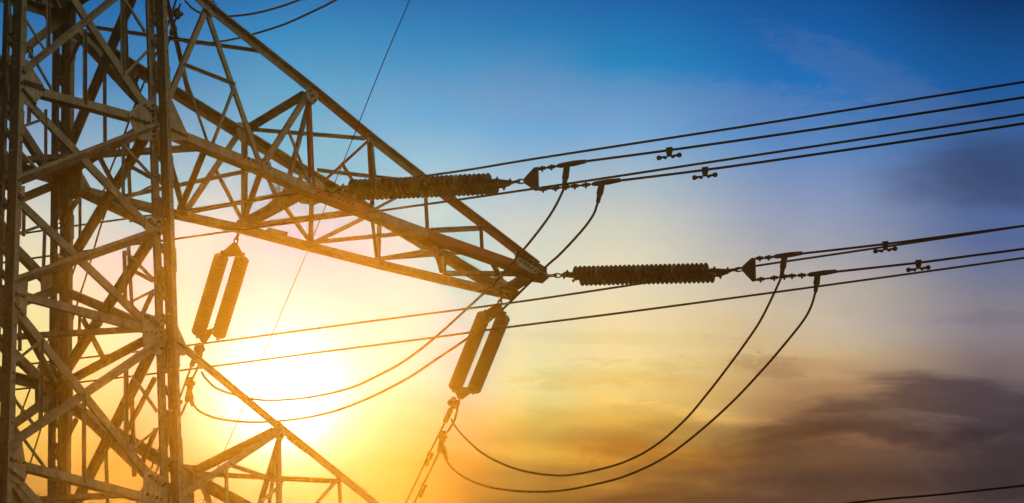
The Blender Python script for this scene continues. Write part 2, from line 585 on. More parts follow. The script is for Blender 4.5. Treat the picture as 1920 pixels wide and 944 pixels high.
# haze that the low sun lights up
bm = bmesh.new()
bmesh.ops.create_cube(bm, size=1.0)
HTOP = HAZE_TOP
for q in bm.verts:
    q.co = Vector((q.co.x * 560, q.co.y * 560, (GROUND_Z - 1.2) if q.co.z < 0 else HTOP))
mh = bpy.data.materials.new("evening_haze")
mh.use_nodes = True
ht = mh.node_tree
ht.nodes.clear()
pv = ht.nodes.new('ShaderNodeVolumePrincipled')
pv.inputs['Color'].default_value = (*HAZE_COL, 1)
pv.inputs['Density'].default_value = HAZE_D
pv.inputs['Anisotropy'].default_value = HAZE_G
ho = ht.nodes.new('ShaderNodeOutputMaterial')
ht.links.new(pv.outputs[0], ho.inputs['Volume'])
tag(link("haze", bm, mh), kind='stuff')

# ------------------------------------------------------------------ the tower
tower = empty("lattice_tower", (0, 0, GROUND_Z))
tag(tower, "lattice steel transmission tower with bolted gusset plates and long tapering arms", "transmission tower")


LEG_FLANGES = {(1, -1): (.125, .21, .22), (-1, -1): (.06, .25, .24), (1, 1): (.06, .27, .25), (-1, 1): (.065, .30, .28)}


def leg_mesh(sx, sy, ztop):
    bm = bmesh.new()
    pts = [legp(sx, sy, ztop), legp(sx, sy, GROUND_Z)]
    ax = (pts[1] - pts[0]).normalized()
    X = (Vector((1, 0, 0)) - ax * ax.x).normalized()
    Y = ax.cross(X).normalized()
    if Y.y < 0:
        Y = -Y
    Ln = (pts[1] - pts[0]).length
    t, g = 0.018, 0.030
    wl, wy, wr = LEG_FLANGES[(sx, sy)]
    gd = (X * 0.76 - Y * 0.64) * (g / 2)
    # two back-to-back angles with a slot between them
    prism(bm, [(0, 0), (-wl, 0), (-wl, t), (-t, t), (-t, .20), (0, .20)], pts[0] - gd, X, Y, ax, Ln)
    prism(bm, [(0, 0), (wr, 0), (wr, -t), (t, -t), (t, -wy), (0, -wy)], pts[0] + gd, X, Y, ax, Ln)
    z = 0.12
    k = 0
    while z < Ln - .2:
        c = pts[0] + ax * z
        h = 0.34 if k % 3 == 1 else 0.10
        prism(bm, [(-.075, -.06), (-.055, -.085), (.075, .06), (.055, .085)], c, X, Y, ax, h)
        # splice bolts on flanges
        for q in (0.02, 0.16):
            for (dx, dy, nn) in ((-wl * .6, 0, -Y), (wr - .035, -t, -Y), (t, -.15, X), (0, -.15, -X), (wr - .06, 0, Y)):
                if random.random() < .55:
                    bolt_head(bm, c + gd * (1 if dx > 0 else -1) + X * dx + Y * dy + ax * (q + random.uniform(-.02, .02)) + nn * .003, nn, .017, .02)
        if k % 4 == 2:   # cover strip of a splice
            prism(bm, [(-wl - .008, -.006), (-.03, -.006), (-.03, -.018), (-wl - .008, -.018)], c - gd, X, Y, ax, .42)
            prism(bm, [(wr - .09, -.024), (wr + .008, -.024), (wr + .008, -.034), (wr - .09, -.034)], c + gd, X, Y, ax, .42)
        z += 0.40
        k += 1
    return bm, ax, X, Y


legs = {}
for nm, (sx, sy) in {'NR': (1, -1), 'NL': (-1, -1), 'FR': (1, 1), 'FL': (-1, 1)}.items():
    b_, ax, X, Y = leg_mesh(sx, sy, 5.2)
    legs[nm] = link("leg", b_, M_STEEL, tower)
    b2 = bmesh.new()
    c = legp(sx, sy, GROUND_Z)
    prism(b2, [(-.55, -.55), (.55, -.55), (.5, .5), (-.5, .55)], c - Vector((0, 0, .3)), Vector((1, 0, 0)), Vector((0, 1, 0)), Vector((0, 0, 1)), .75)
    link("footing", b2, M_CONC, tower)
    if nm == 'NR':
        zz = 4.4
        while zz > GROUND_Z + 2.5:
            p = legp(sx, sy, zz) + X * 0.27
            b3 = bmesh.new()
            tube(b3, [p - X * .05, p + X * .15], .010, 6)
            tube(b3, [p + X * .15, p + X * .172], .019, 6)
            tube(b3, [p - X * .01, p + X * .02], .022, 6)
            link("step_bolt", b3, M_BOLT, legs[nm])
            zz -= 0.615


def members(lst, pl, parent, name, mat=None, kind='i', off=0.0):
    for it in lst:
        x0, y0, x1, y1, w1 = it[:5]
        w2 = it[5] if len(it) > 5 else w1
        kd = it[6] if len(it) > 6 else kind
        mt = it[7] if len(it) > 7 else mat
        angle_bar(name, pl.at(x0, y0), pl.at(x1, y1), pl.n, w1, w2, parent, mt, kd, off)


# --- near face of the body
members([(140, 0, 268, 192, .165, .07), (62, 200, 290, 435, .165, .06), (36, 377, 270, 599, .165, .06), (40, 591, 282, 893, .175, .06),
         (40, 906, 240, 1130, .17, .06), (60, -120, 142, 2, .165, .07)], PN, tower, "diagonal_brace")
members([(38, 133, 250, -36, .16, .08, 'irf'), (21, 348, 296, 242, .24, .08, 'irf'), (20, 535, 308, 434, .20, .08, 'irf'), (5, 838, 300, 638, .20, .08, 'irf')],
        PN, tower, "diagonal_brace", off=.034)
members([(70, 170, 248, 217, .17, .15), (40, 553, 272, 615, .17, .07), (34, 870, 274, 932, .17, .12)], PN, tower, "horizontal_beam")
sec = [(159, 55, 159, 197, .055, .075, 'o'), (229, -60, 230, 142, .06, .07, 'o'), (282, 92, 233, 142, .055, .05, 'i'), (237, -2, 275, 58, .05, .04, 'i'),
       (231, 270, 231, 374, .05, .05, 'o'), (236, 273, 285, 327, .05, .04, 'i'), (234, 375, 292, 345, .05, .04, 'o'), (233, 470, 235, 568, .055, .06, 'o'),
       (240, 472, 291, 523, .055, .04, 'i'), (238, 570, 296, 541, .05, .05, 'o'), (236, 695, 236, 847, .06, .08, 'o'), (254, 706, 298, 771, .055, .04, 'i'),
       (240, 848, 308, 795, .05, .06, 'o'), (157, 750, 157, 906, .055, .07, 'o'), (90, -40, 90, 88, .06, .07, 'o'), (38, 16, 86, 92, .045, .03, 'i'),
       (57, 92, 101, 169, .04, .04, 'i'), (86, 205, 86, 315, .045, .05, 'o'), (30, 271, 76, 320, .05, .04, 'i'), (78, 635, 76, 792, .06, .07, 'o'),
       (10, 720, 68, 797, .05, .04, 'i'), (32, 800, 87, 875, .045, .04, 'i'), (84, 425, 81, 518, .05, .05, 'o'), (85, 421, 15, 445, .05, .05, 'o'),
       (76, 640, 9, 693, .05, .06, 'o'), (86, 222, 22, 245, .05, .05, 'o'), (74, 929, 8, 962, .05, .06, 'o')]
members(sec, PN, tower, "secondary_brace", off=-.02)

# --- right face of the body
R_ = {nm: {l: node(nm, l) for l in ZL} for nm in ('NR', 'FR', 'NL', 'FL')}
FRl = {-1: R_['FR'][-1], 0: R_['FR'][0], 1: node('FR', 1), 2: R_['FR'][2], 3: R_['FR'][3]}
for a, b, w in ((R_['NR'][-1], R_['FR'][0], .20), (R_['NR'][0], R_['FR'][1], .20), (R_['NR'][1], R_['FR'][2], .20), (R_['NR'][2], R_['FR'][3], .20)):
    angle_bar("diagonal_brace", a, b, PR.n, w, .12, tower, None, 'i', -.03)
for a, b, w in ((R_['FR'][-1], R_['NR'][0], .17), (R_['FR'][0], R_['NR'][1], .17), (R_['FR'][1], R_['NR'][2], .17), (R_['FR'][2], R_['NR'][3], .17)):
    angle_bar("diagonal_brace", a, b, PR.n, w, .17, tower, None, 'o', .02)
for l in (-1, 0, 2, 3):
    angle_bar("horizontal_beam", R_['NR'][l], R_['FR'][l], PR.n, .13, .13, tower, None, 'i', -.06)
members([(243, 38, 248, 180, .06, .05), (203, 140, 204, 290, .06, .05), (246, 262, 253, 418, .055, .05), (248, 462, 257, 614, .055, .05), (255, 741, 260, 895, .07, .06),
         (206, 843, 210, 960, .06, .05), (157, 374, 157, 450, .05, .04), (157, 590, 155, 646, .05, .04), (156, 80, 124, 153, .09, .06), (156, 374, 121, 425, .09, .06),
         (151, 788, 111, 863, .09, .06), (248, 125, 270, 187, .10, .06), (272, 130, 259, 163, .07, .05), (248, 312, 289, 335, .07, .05), (194, 296, 218, 343, .08, .06),
         (252, 507, 294, 529, .07, .05), (275, 592, 294, 551, .08, .06), (162, 597, 206, 682, .09, .06), (272, 878, 301, 806, .09, .06), (244, 812, 298, 711, .09, .06),
         (117, 580, 117, 660, .05, .05)], PR, tower, "secondary_brace", off=-.05)

# --- far face and left face of the body
for pl, A, B in ((PF, 'FR', 'FL'), (PL, 'FL', 'NL')):
    for la, lb in ((-1, 0), (0, 1), (1, 2), (2, 3)):
        angle_bar("diagonal_brace", node(A, la), node(B, lb), pl.n, .17, .12, tower, None, 'i', -.02)
        angle_bar("diagonal_brace", node(B, la), node(A, lb), pl.n, .17, .14, tower, None, 'o', .02)
    for l in (-1, 0, 2, 3):
        angle_bar("horizontal_beam", node(A, l), node(B, l), pl.n, .19, .16, tower, None, 'i', -.05)
members([(53, 90, 53, 112, .08, .06), (51, 200, 50, 236, .07, .05), (41, 383, 40, 445, .06, .05), (33, 595, 33, 660, .06, .05), (25, 795, 25, 820, .06, .05),
         (20, 905, 20, 960, .06, .05)], PF, tower, "secondary_brace", off=-.04)
# levels below the picture down to the ground, and the cage above it
zs = [ZL[3]]
while zs[-1] - 3.6 > GROUND_Z + 1.5:
    zs.append(zs[-1] - 3.2 - 0.12 * len(zs))
zs.append(GROUND_Z + .35)
for za, zb in list(zip(zs[:-1], zs[1:])) + [(5.1, ZL[-1])]:
    for (pl, A, B) in ((PN, (-1, -1), (1, -1)), (PF, (1, 1), (-1, 1)), (PR, (1, -1), (1, 1)), (PL, (-1, 1), (-1, -1))):
        if za > 5 and pl is PN:
            continue
        angle_bar("diagonal_brace", legp(*A, za), legp(*B, zb), pl.n, .17, .12, tower, None, 'i', -.02)
        angle_bar("diagonal_brace", legp(*B, za), legp(*A, zb), pl.n, .17, .14, tower, None, 'o', .02)
# plan bracing at the arm levels
members([(28, 311, 205, 298, .13, .10), (205, 298, 385, 286, .13, .10)], P0, tower, "plan_brace", off=-.04)
for l in (-1, 2, 3):
    angle_bar("plan_brace", node('NL', l), node('FR', l), Vector((0, 0, -1)), .11, .09, tower, None, 'i', -.03)
    angle_bar("plan_brace", node('NR', l), node('FL', l), Vector((0, 0, -1)), .11, .09, tower, None, 'i', -.08)


def gusset(poly, pl, parent, bolts=(), off=.004, th=.016, name="gusset_plate", mat=None):
    bm = bmesh.new()
    pts = [pl.at(*q) + pl.n * off for q in poly]
    c = pts[0]
    ex = (pts[1] - c).normalized()
    ey = pl.n.cross(ex)
    prism(bm, [((p - c).dot(ex), (p - c).dot(ey)) for p in pts], c, ex, ey, pl.n, th, 0)
    for q in bolts:
        bolt_head(bm, pl.at(*q) + pl.n * (off + th + .001), pl.n, .026, .03, 1)
    return link(name, bm, [mat or M_PLATE, M_BOLT], parent)


def row(x0, y0, x1, y1, n):
    return [(x0 + (x1 - x0) * i / (n - 1), y0 + (y1 - y0) * i / (n - 1)) for i in range(n)]


# near face plates
gusset([(239, 214), (252, 202), (267, 188), (292, 188), (292, 265), (262, 264), (250, 249)], PN, tower,
       row(245, 223, 277, 236, 5) + row(250, 225, 283, 234, 5) + row(270, 199, 284, 216, 4) + row(284, 200, 286, 258, 7), .010)
gusset([(314, 189), (321, 189), (350, 252), (346, 263), (316, 266)], PN, tower,
       row(320, 245, 347, 258, 6) + row(309, 196, 312, 260, 7), .010)
gusset([(31, 107), (50, 114), (58, 127), (81, 163), (81, 176), (68, 192), (59, 206), (27, 184)], PN, tower,
       row(39, 157, 79, 170, 7) + row(41, 170, 63, 197, 7) + row(35, 118, 31, 178, 8) + row(44, 154, 75, 164, 6), .010)
gusset([(272, 411), (279, 407), (297, 413), (300, 446), (273, 446)], PN, tower, row(277, 416, 292, 428, 4) + row(294, 418, 295, 440, 3), .010)
gusset([(22, 349), (45, 350), (45, 380), (38, 382), (19, 373)], PN, tower, row(24, 363, 37, 376, 4) + row(30, 365, 40, 373, 3), .010)
gusset([(265, 593), (270, 588), (301, 597), (303, 666), (279, 665), (267, 652)], PN, tower,
       row(270, 595, 290, 612, 5) + row(275, 595, 293, 610, 4) + row(272, 624, 290, 628, 3) + row(300, 604, 300, 655, 6), .010)
gusset([(325, 602), (330, 608), (351, 657), (345, 668), (326, 668)], PN, tower, row(330, 645, 349, 657, 5), .010)
gusset([(17, 517), (34, 522), (51, 530), (48, 594), (39, 598), (12, 588)], PN, tower,
       row(22, 551, 43, 558, 4) + row(20, 568, 41, 592, 6) + row(14, 525, 11, 585, 6), .010)
gusset([(268, 892), (279, 884), (310, 897), (314, 962), (266, 962)], PN, tower,
       row(278, 894, 303, 912, 5) + row(274, 929, 300, 938, 4) + row(282, 895, 306, 909, 4), .010)
gusset([(-6, 817), (39, 824), (46, 869), (46, 900), (41, 912), (0, 894)], PN, tower,
       row(3, 860, 42, 869, 6) + row(3, 874, 40, 902, 8) + row(4, 829, 2, 884, 6), .010)
# right face and far face plates round the rear leg
gusset([(88, 2), (100, -12), (137, -12), (139, 20), (137, 69), (96, 66), (76, 22)], PR, tower, row(130, 5, 133, 60, 6), .034)
gusset([(96, 296), (137, 296), (150, 318), (146, 373), (98, 372)], PR, tower, row(132, 305, 134, 365, 6), .034)
gusset([(136, 310), (149, 318), (169, 354), (150, 356), (137, 348)], AF, tower, row(139, 346, 165, 357, 5), -.03)
gusset([(74, 505), (97, 515), (97, 555), (76, 552)], PF, tower, (), -.03)
gusset([(62, 700), (92, 690), (132, 706), (133, 771), (88, 777), (62, 765)], PR, tower, row(125, 712, 127, 765, 5), .034)
gusset([(84, 296), (100, 290), (100, 338), (84, 334)], PF, tower, (), -.03)

# --- the upper cross arm
arm = empty("cross_arm", (1.4, 0, 0), tower)
tag(arm, "upper cross arm with bands of red paint")
S_, RD = M_STEEL, M_RED
# near lower chord
ch = [(318, 243), (490, 312), (590, 356), (695, 397), (803, 437), (1016, 512)]
for i in range(len(ch) - 1):
    mt = RD if i in (2, 4) else S_
    a, b = AN.at(*ch[i]), AN.at(*ch[i + 1])
    angle_bar("bottom_chord", a, b, AN.n, .20, .20, arm, mt, 'i', 0.0, .02)
# near upper chord
ch = [(286, -78), (392, 18), (583, 170), (692, 260), (797, 342), (1004, 500)]
for i in range(len(ch) - 1):
    mt = RD if i in (2, 4) else S_
    angle_bar("top_chord", AN.at(*ch[i]), AN.at(*ch[i + 1]), AN.n, .17, .12, arm, mt, 'o', 0.0, .018)
# far lower chord
ch = [(112, 343), (340, 401), (458, 427), (583, 460), (706, 491), (828, 520), (952, 549)]
for a, b in zip(ch[:-1], ch[1:]):
    angle_bar("bottom_chord", AF.at(*a), AF.at(*b), AF.n, .13, .20, arm, S_, 'o', 0.0, .018)
# far upper chord
ch = [(118, 38), (455, 246), (707, 398), (955, 547)]
for a, b in zip(ch[:-1], ch[1:]):
    angle_bar("top_chord", AF.at(*a), AF.at(*b), AT.n, .26, .14, arm, S_, 'i', 0.0, .02)
# near side lacing
members([(315, 197, 391, 16, .11, .09), (391, 20, 492, 308, .11, .05), (588, 166, 494, 314, .12, .08)], AN, arm, "lattice_brace", off=-.024)
members([(583, 176, 590, 346, .10, .08, 'i', RD), (693, 262, 601, 346, .05, .05, 'o', RD), (692, 264, 698, 385, .07, .06, 'o', RD), (801, 345, 805, 432, .06, .05, 'i', RD),
         (702, 393, 797, 343, .06, .05), (906, 428, 908, 474, .06, .05, 'i', RD), (806, 433, 908, 428, .10, .08, 'o')], AN, arm, "lattice_brace", off=-.024)
members([(346, 121, 443, 159, .055, .07, 'o'), (443, 163, 399, 279, .055, .05, 'i'), (347, 127, 397, 275, .04, .04, 'i'), (544, 243, 585, 347, .045, .04, 'i'),
         (641, 305, 664, 342, .05, .05, 'o', RD)], AN, arm, "secondary_brace", off=-.03)
# far side lacing
members([(455, 250, 455, 420, .11, .09), (449, 247, 350, 392, .13, .05), (578, 322, 472, 414, .10, .05), (588, 456, 702, 400, .09, .05), (709, 402, 706, 488, .08, .06),
         (712, 487, 812, 470, .08, .05), (828, 474, 830, 517, .08, .06), (577, 326, 584, 457, .05, .04)], AF, arm, "lattice_brace", kind='i', off=-.02)
members([(401, 321, 449, 412, .06, .06), (460, 248, 520, 384, .06, .05)], AF, arm, "secondary_brace", kind='i', off=-.03)
# underside lacing
members([(385, 285, 341, 394, .12, .08), (306, 268, 343, 398, .11, .08), (228, 376, 484, 323, .07, .06), (347, 406, 580, 362, .085, .06), (492, 322, 459, 414, .11, .08),
         (592, 358, 462, 428, .26, .12), (468, 431, 693, 400, .11, .08), (585, 364, 582, 456, .10, .08), (696, 400, 706, 488, .07, .06), (594, 460, 800, 440, .08, .06),
         (806, 440, 828, 516, .08, .06), (718, 491, 906, 477, .08, .06), (834, 520, 1004, 521, .10, .08), (909, 478, 940, 528, .09, .06)], AB, arm, "lattice_brace", kind='i', off=-.03)
members([(534, 396, 580, 460, .07, .06)], AB, arm, "secondary_brace", kind='i', off=-.045)
# top lacing
members([(466, 236, 573, 171, .16, .10), (172, 46, 488, 91, .06, .06), (472, 238, 686, 255, .065, .06), (596, 314, 792, 337, .06, .06), (305, -45, 356, 172, .085, .06)],
        AT, arm, "lattice_brace", kind='i', off=-.03)
# cross frame under the second top node
cfp = Plane.three(AN.at(583, 172), AN.at(590, 356), AF.at(455, 425), (-1, 0, 0))
members([(580, 176, 523, 392, .09, .07)], cfp, arm, "lattice_brace", off=0)
cfp2 = Plane.three(AN.at(692, 262), AN.at(695, 397), AF.at(583, 460), (-1, 0, 0))
members([(694, 264, 701, 345, .06, .05)], cfp2, arm, "secondary_brace", off=0)

# arm plates
gusset([(383, 4), (391, -2), (408, 20), (404, 30), (398, 34), (390, 24)], AN, arm, row(393, 12, 402, 24, 3) + row(396, 6, 405, 18, 3), .006)
gusset([(574, 166), (584, 162), (597, 174), (592, 192), (585, 198), (573, 184)], AN, arm, row(578, 172, 588, 190, 3), .006)
gusset([(490, 297), (497, 298), (507, 308), (505, 322), (492, 320)], AN, arm, row(493, 301, 503, 316, 3), .006)
gusset([(581, 334), (589, 332), (594, 336), (609, 350), (604, 354), (582, 353)], AN, arm, row(585, 337, 586, 350, 3), .006)
gusset([(442, 232), (470, 232), (474, 248), (462, 268), (448, 268), (440, 250)], AF, arm, (), -.06)
gusset([(438, 418), (452, 409), (470, 410), (484, 422), (474, 436), (452, 441), (442, 436)], AF, arm, row(446, 421, 474, 428, 4), -.10)
gusset([(555, 372), (572, 358), (600, 354), (612, 360), (612, 372), (590, 380), (568, 378)], AB, arm, row(565, 372, 600, 366, 4), .03)
gusset([(686, 250), (694, 254), (702, 264), (697, 270), (688, 266)], AN, arm, row(690, 256, 697, 264, 2), .006)
gusset([(570, 452), (588, 452), (592, 462), (580, 467), (570, 464)], AB, arm, (), .03)
gusset([(333, 380), (350, 384), (352, 404), (338, 410), (330, 402)], AB, arm, (), .03)
# splice plates with bolts on the chords
gusset([(611, 357), (668, 378), (665, 392), (608, 370)], AN, arm, row(616, 366, 660, 384, 6), .004, .012, "splice_plate", RD)
gusset([(600, 176), (646, 214), (640, 222), (594, 184)], AN, arm, row(604, 186, 636, 212, 6), .004, .012, "splice_plate", RD)
gusset([(452, 290), (486, 303), (483, 310), (450, 297)], AN, arm, row(456, 296, 480, 305, 4), .004, .012, "splice_plate")
gusset([(494, 432), (532, 441), (530, 448), (492, 439)], AF, arm, row(498, 437, 526, 444, 4), -.15, .012, "splice_plate")
# tip: end plates and the beam between the two corners
gusset([(963, 472), (973, 468), (1022, 507), (1026, 517), (1010, 520), (968, 500)], AN, arm, row(972, 478, 1008, 506, 6) + row(974, 490, 1000, 510, 5), .01, .02, "tip_plate", M_PLATE)
gusset([(970, 508), (1018, 508), (1030, 517), (1017, 528), (990, 524), (972, 520)], AB, arm, (), .02, .02, "tip_plate")
gusset([(926, 542), (944, 532), (968, 538), (974, 547), (958, 560), (944, 556), (938, 549)], AB, arm, row(938, 543, 962, 549, 3), .02, .02, "tip_plate")
gusset([(920, 520), (936, 524), (962, 541), (952, 552), (926, 545)], AF, arm, row(928, 533, 948, 543, 3), -.08, .016, "tip_plate")
angle_bar("tip_beam", AB.at(955, 548), AB.at(1012, 512), AB.n, .20, .16, arm, S_, 'i', .01)
link("tip_beam", (lambda b: (tube(b, [AN.at(966, 474) + AN.n * .02, AN.at(1020, 508) + AN.n * .02], .055, 10), b)[1])(bmesh.new()), M_FIT, arm)

# --- the lower cross arm (only its top shows)
arm2 = empty("cross_arm", (1.5, 0, ZL[3]), tower)
tag(arm2, "lower cross arm, only its top in the picture")


def mem_list(lst, pl, nm, kind='i', off=-.02):
    members(lst, pl, arm2, nm, None, kind, off)


tipn, tipf = AN2.at(1000, 1182), None
chn = [(318, 632), (520, 800), (637, 894), (760, 992), (950, 1142)]
for a, b in zip(chn[:-1], chn[1:]):
    angle_bar("top_chord", AN2.at(*a), AN2.at(*b), AN2.n, .145, .06, arm2, S_, 'o', 0, .018)
TN = AN2.at(950, 1142)
TF = Vector((TN.x, -TN.y, TN.z))
angle_bar("bottom_chord", node('NR', 3), TN, AN2.n, .20, .20, arm2, S_, 'i', 0, .02)
AF2 = Plane.three(node('FR', 3), node('FR', 2), TF, (0, 1, 0))
AT2 = Plane.three(node('NR', 2), node('FR', 2), (TN + TF) / 2, (0, 0, 1))
AB2 = Plane.three(node('NR', 3), node('FR', 3), (TN + TF) / 2, (0, 0, -1))
angle_bar("bottom_chord", node('FR', 3), TF, AF2.n, .13, .20, arm2, S_, 'o', 0, .018)
angle_bar("top_chord", AF2.at(110, 742), AF2.at(350, 884), AT2.n, .26, .14, arm2, S_, 'i', 0, .02)
angle_bar("top_chord", AF2.at(350, 884), TF, AT2.n, .26, .14, arm2, S_, 'i', 0, .02)
angle_bar("tip_beam", TF, TN, AB2.n, .20, .16, arm2, S_, 'i', .01)
mem_list([(338, 931, 531, 804, .13, .09, 'o'), (526, 826, 528, 1010, .10, .07), (637, 897, 590, 952, .06, .05), (640, 897, 644, 1010, .06, .05),
          (428, 872, 430, 1000, .06, .05), (432, 872, 532, 906, .07, .05, 'o'), (531, 909, 480, 950, .06, .05)], AN2, "lattice_brace")
mem_list([(366, 878, 516, 803, .17, .10), (377, 884, 638, 898, .085, .06)], AT2, "lattice_brace", 'i')
mem_list([(350, 890, 352, 1010, .18, .10), (372, 895, 396, 960, .12, .05), (338, 906, 310, 925, .12, .08)], AF2, "lattice_brace", 'i')
cf2 = Plane.three(AN2.at(520, 802), AN2.at(527, 1010), AF2.at(350, 1010), (-1, 0, 0))
mem_list([(519, 822, 478, 960, .10, .07), (512, 864, 498, 960, .06, .05)], cf2, "lattice_brace")
gusset([(512, 794), (522, 790), (535, 804), (530, 824), (521, 830), (511, 812)], AN2, arm2, row(518, 800, 524, 818, 3), .006)
gusset([(540, 815), (577, 844), (573, 851), (536, 823)], AN2, arm2, row(542, 823, 570, 845, 6), .004, .012, "splice_plate")
gusset([(336, 872), (372, 875), (378, 892), (362, 912), (344, 912), (336, 898)], AF2, arm2, row(348, 880, 368, 896, 3), -.05)
gusset([(336, 915), (352, 912), (360, 944), (352, 975), (336, 975)], AF2, arm2, (), -.05)

# ------------------------------------------------------------------ lines
D1 = Vector((.42, -.9075, 0))
D2 = Vector((.37, .929, 0))
P1 = Vector((.9075, .42, 0))
P2 = Vector((.929, -.37, 0))
AT_N1, AT_N2 = AN.at(598, 360), AN.at(1028, 517)
AT_F1, AT_F2 = AF.at(455, 432), AF.at(947, 555)
VN1, VN2 = vplane(AT_N1, D1), vplane(AT_N2, D1)
VF1, VF2 = vplane(AT_F1, D2), vplane(AT_F2, D2)
WR = 0.0215


def path(pl, pts):
    return [pl.at(*q) for q in pts]


def wire(name, pts, label, cat, group=None, r=WR, n=6):
    bm = bmesh.new()
    cp = catmull(pts, n)
    if isinstance(r, tuple):
        r = [r[0] + (r[1] - r[0]) * min(1, max(0, (proj(q).x - 100) / 1100)) for q in cp]
    tube(bm, cp, r, 8)
    return tag(link(name, bm, M_WIRE, None, True), label, cat, group)


def part_tube(name, pts, r, parent, mat=M_FIT, seg=8):
    bm = bmesh.new()
    tube(bm, pts, r, seg)
    return link(name, bm, mat, parent)


# ---- disc mesh (shared)
SP = 0.084


def disc_mesh(name, mat):
    prof = [(.0, -.040), (.042, -.040), (.046, -.020), (.060, -.014), (.100, -.006), (.122, .000), (.130, .006), (.127, .012), (.112, .012), (.098, .006),
            (.090, .014), (.078, .008), (.056, .018), (.040, .020), (.036, .044), (.0, .044)]
    seg = 28
    bm = bmesh.new()
    rings = []
    for (r, z) in prof:
        if r == 0:
            rings.append([bm.verts.new((0, 0, z))])
        else:
            rings.append([bm.verts.new((r * math.cos(2 * math.pi * k / seg), r * math.sin(2 * math.pi * k / seg), z)) for k in range(seg)])
    for a, b in zip(rings[:-1], rings[1:]):
        for k in range(seg):
            k2 = (k + 1) % seg
            if len(a) == 1:
                bm.faces.new((a[0], b[k2], b[k]))
            elif len(b) == 1:
                bm.faces.new((a[k], a[k2], b[0]))
            else:
                bm.faces.new((a[k], a[k2], b[k2], b[k]))
    bmesh.ops.recalc_face_normals(bm, faces=bm.faces[:])
    me = bpy.data.meshes.new(name)
    bm.to_mesh(me)
    bm.free()
    me.materials.append(mat)
    for p in me.polygons:
        p.use_smooth = True
    return me


ME_D = disc_mesh("insulator_disc", M_PORC)
ME_P = disc_mesh("pale_insulator_disc", M_PALE)


def ring_pts(c, a, b, ra, rb, n=14):
    return [c + a * (ra * math.cos(2 * math.pi * i / n)) + b * (rb * math.sin(2 * math.pi * i / n)) for i in range(n + 1)]


def shackle(parent, p, q, name="shackle"):
    """chain of two links from p to q"""
    bm = bmesh.new()
    ax = (q - p).normalized()
    a = ax.orthogonal().normalized()
    b = ax.cross(a)
    L = (q - p).length
    tube(bm, ring_pts(p + ax * L * .3, ax, a, L * .34, .035), .013, 6)
    tube(bm, ring_pts(p + ax * L * .72, ax, b, L * .32, .035), .013, 6)
    return link(name, bm, M_FIT, parent)


def flat_plate(parent, pts, th, name="yoke_plate", bolts=()):
    """plate through a 3D polygon (planar), centred thickness"""
    c = pts[0]
    ex = (pts[1] - c).normalized()
    nrm = (pts[1] - c).cross(pts[2] - c).normalized()
    ey = nrm.cross(ex)
    bm = bmesh.new()
    prism(bm, [((p - c).dot(ex), (p - c).dot(ey)) for p in pts], c - nrm * th / 2, ex, ey, nrm, th)
    for q in bolts:
        bolt_head(bm, q + nrm * (th / 2), nrm, .024, .03)
        bolt_head(bm, q - nrm * (th / 2), -nrm, .024, .03)
    return link(name, bm, M_FIT, parent)


def chain(parent, p0, p1, name="insulator_chain", pale=(6, 15, 24)):
    """rod with cap fittings, discs as sub-parts"""
    ax = (p1 - p0).normalized()
    L = (p1 - p0).length
    N = max(8, int(round(L / SP)))
    ch_ = part_tube(name, [p0 - ax * .10, p0 + ax * .02, p1 - ax * .02, p1 + ax * .10], [.03, .022, .022, .03], parent)
    q = ax.to_track_quat('Z', 'Y')
    for i in range(N):
        c = p0 + ax * (L * (i + .5) / N)
        pl_ = i in [int(round(k * N / 33)) for k in pale]
        o = bpy.data.objects.new("pale_insulator_disc" if pl_ else "insulator_disc", ME_P if pl_ else ME_D)
        col.objects.link(o)
        o.parent = ch_
        o.matrix_world = Matrix.Translation(c) @ q.to_matrix().to_4x4()
        o.matrix_parent_inverse = Matrix.Identity(4)
        o.location = c - parent_world_full(ch_)
        o.rotation_mode = 'QUATERNION'
        o.rotation_quaternion = q
    return ch_


def parent_world_full(o):
    # mesh parts keep world coordinates in their vertices and sit at the origin
    return Vector((0, 0, 0))


# ---- strings on the near side
def near_string(VP, at, c0, c1, apex, tri, label, stub):
    root = empty("insulator_string", at)
    tag(root, label, "insulator string", "double insulator strings on the cross arm")
    A0, A1 = VP.at(*c0), VP.at(*c1)
    sp = P1 * .135
    ax = (A1 - A0).normalized()
    upn = ax.cross(P1).normalized()
    for s in (-1, 1):
        chain(root, A0 + sp * s, A1 + sp * s)
    st = VP.at(*stub)
    shackle(root, at, st, "shackle")
    e0 = A0 - ax * .12
    flat_plate(root, [st - P1 * .03, e0 - P1 * .19, e0 - P1 * .19 + ax * .05, e0 + P1 * .19 + ax * .05, e0 + P1 * .19, st + P1 * .03], .03, "yoke_plate",
               [e0 - P1 * .135, e0 + P1 * .135, st + ax * .06])
    e1 = A1 + ax * .12
    ap = VP.at(*apex)
    mid = A1 + (ap - A1) * .62
    flat_plate(root, [e1 - P1 * .19 - ax * .04, mid - P1 * .035, mid + P1 * .035, e1 + P1 * .19 - ax * .04], .03, "yoke_plate",
               [e1 - P1 * .135, e1 + P1 * .135, mid - ax * .05])
    shackle(root, mid - ax * .02, ap, "shackle")
    T, B = VP.at(*tri[0]), VP.at(*tri[1])
    Ti, Bi = VP.at(tri[0][0] - 7, tri[0][1] + 1), VP.at(tri[1][0] - 7, tri[1][1] + 1)
    flat_plate(root, [ap + Vector((0, 0, .04)), Ti, T, B, Bi, ap - Vector((0, 0, .04))], .035, "bundle_yoke_plate", [T - Vector((0, 0, .05)) - ax * .04, B + Vector((0, 0, .05)) - ax * .04])
    return root


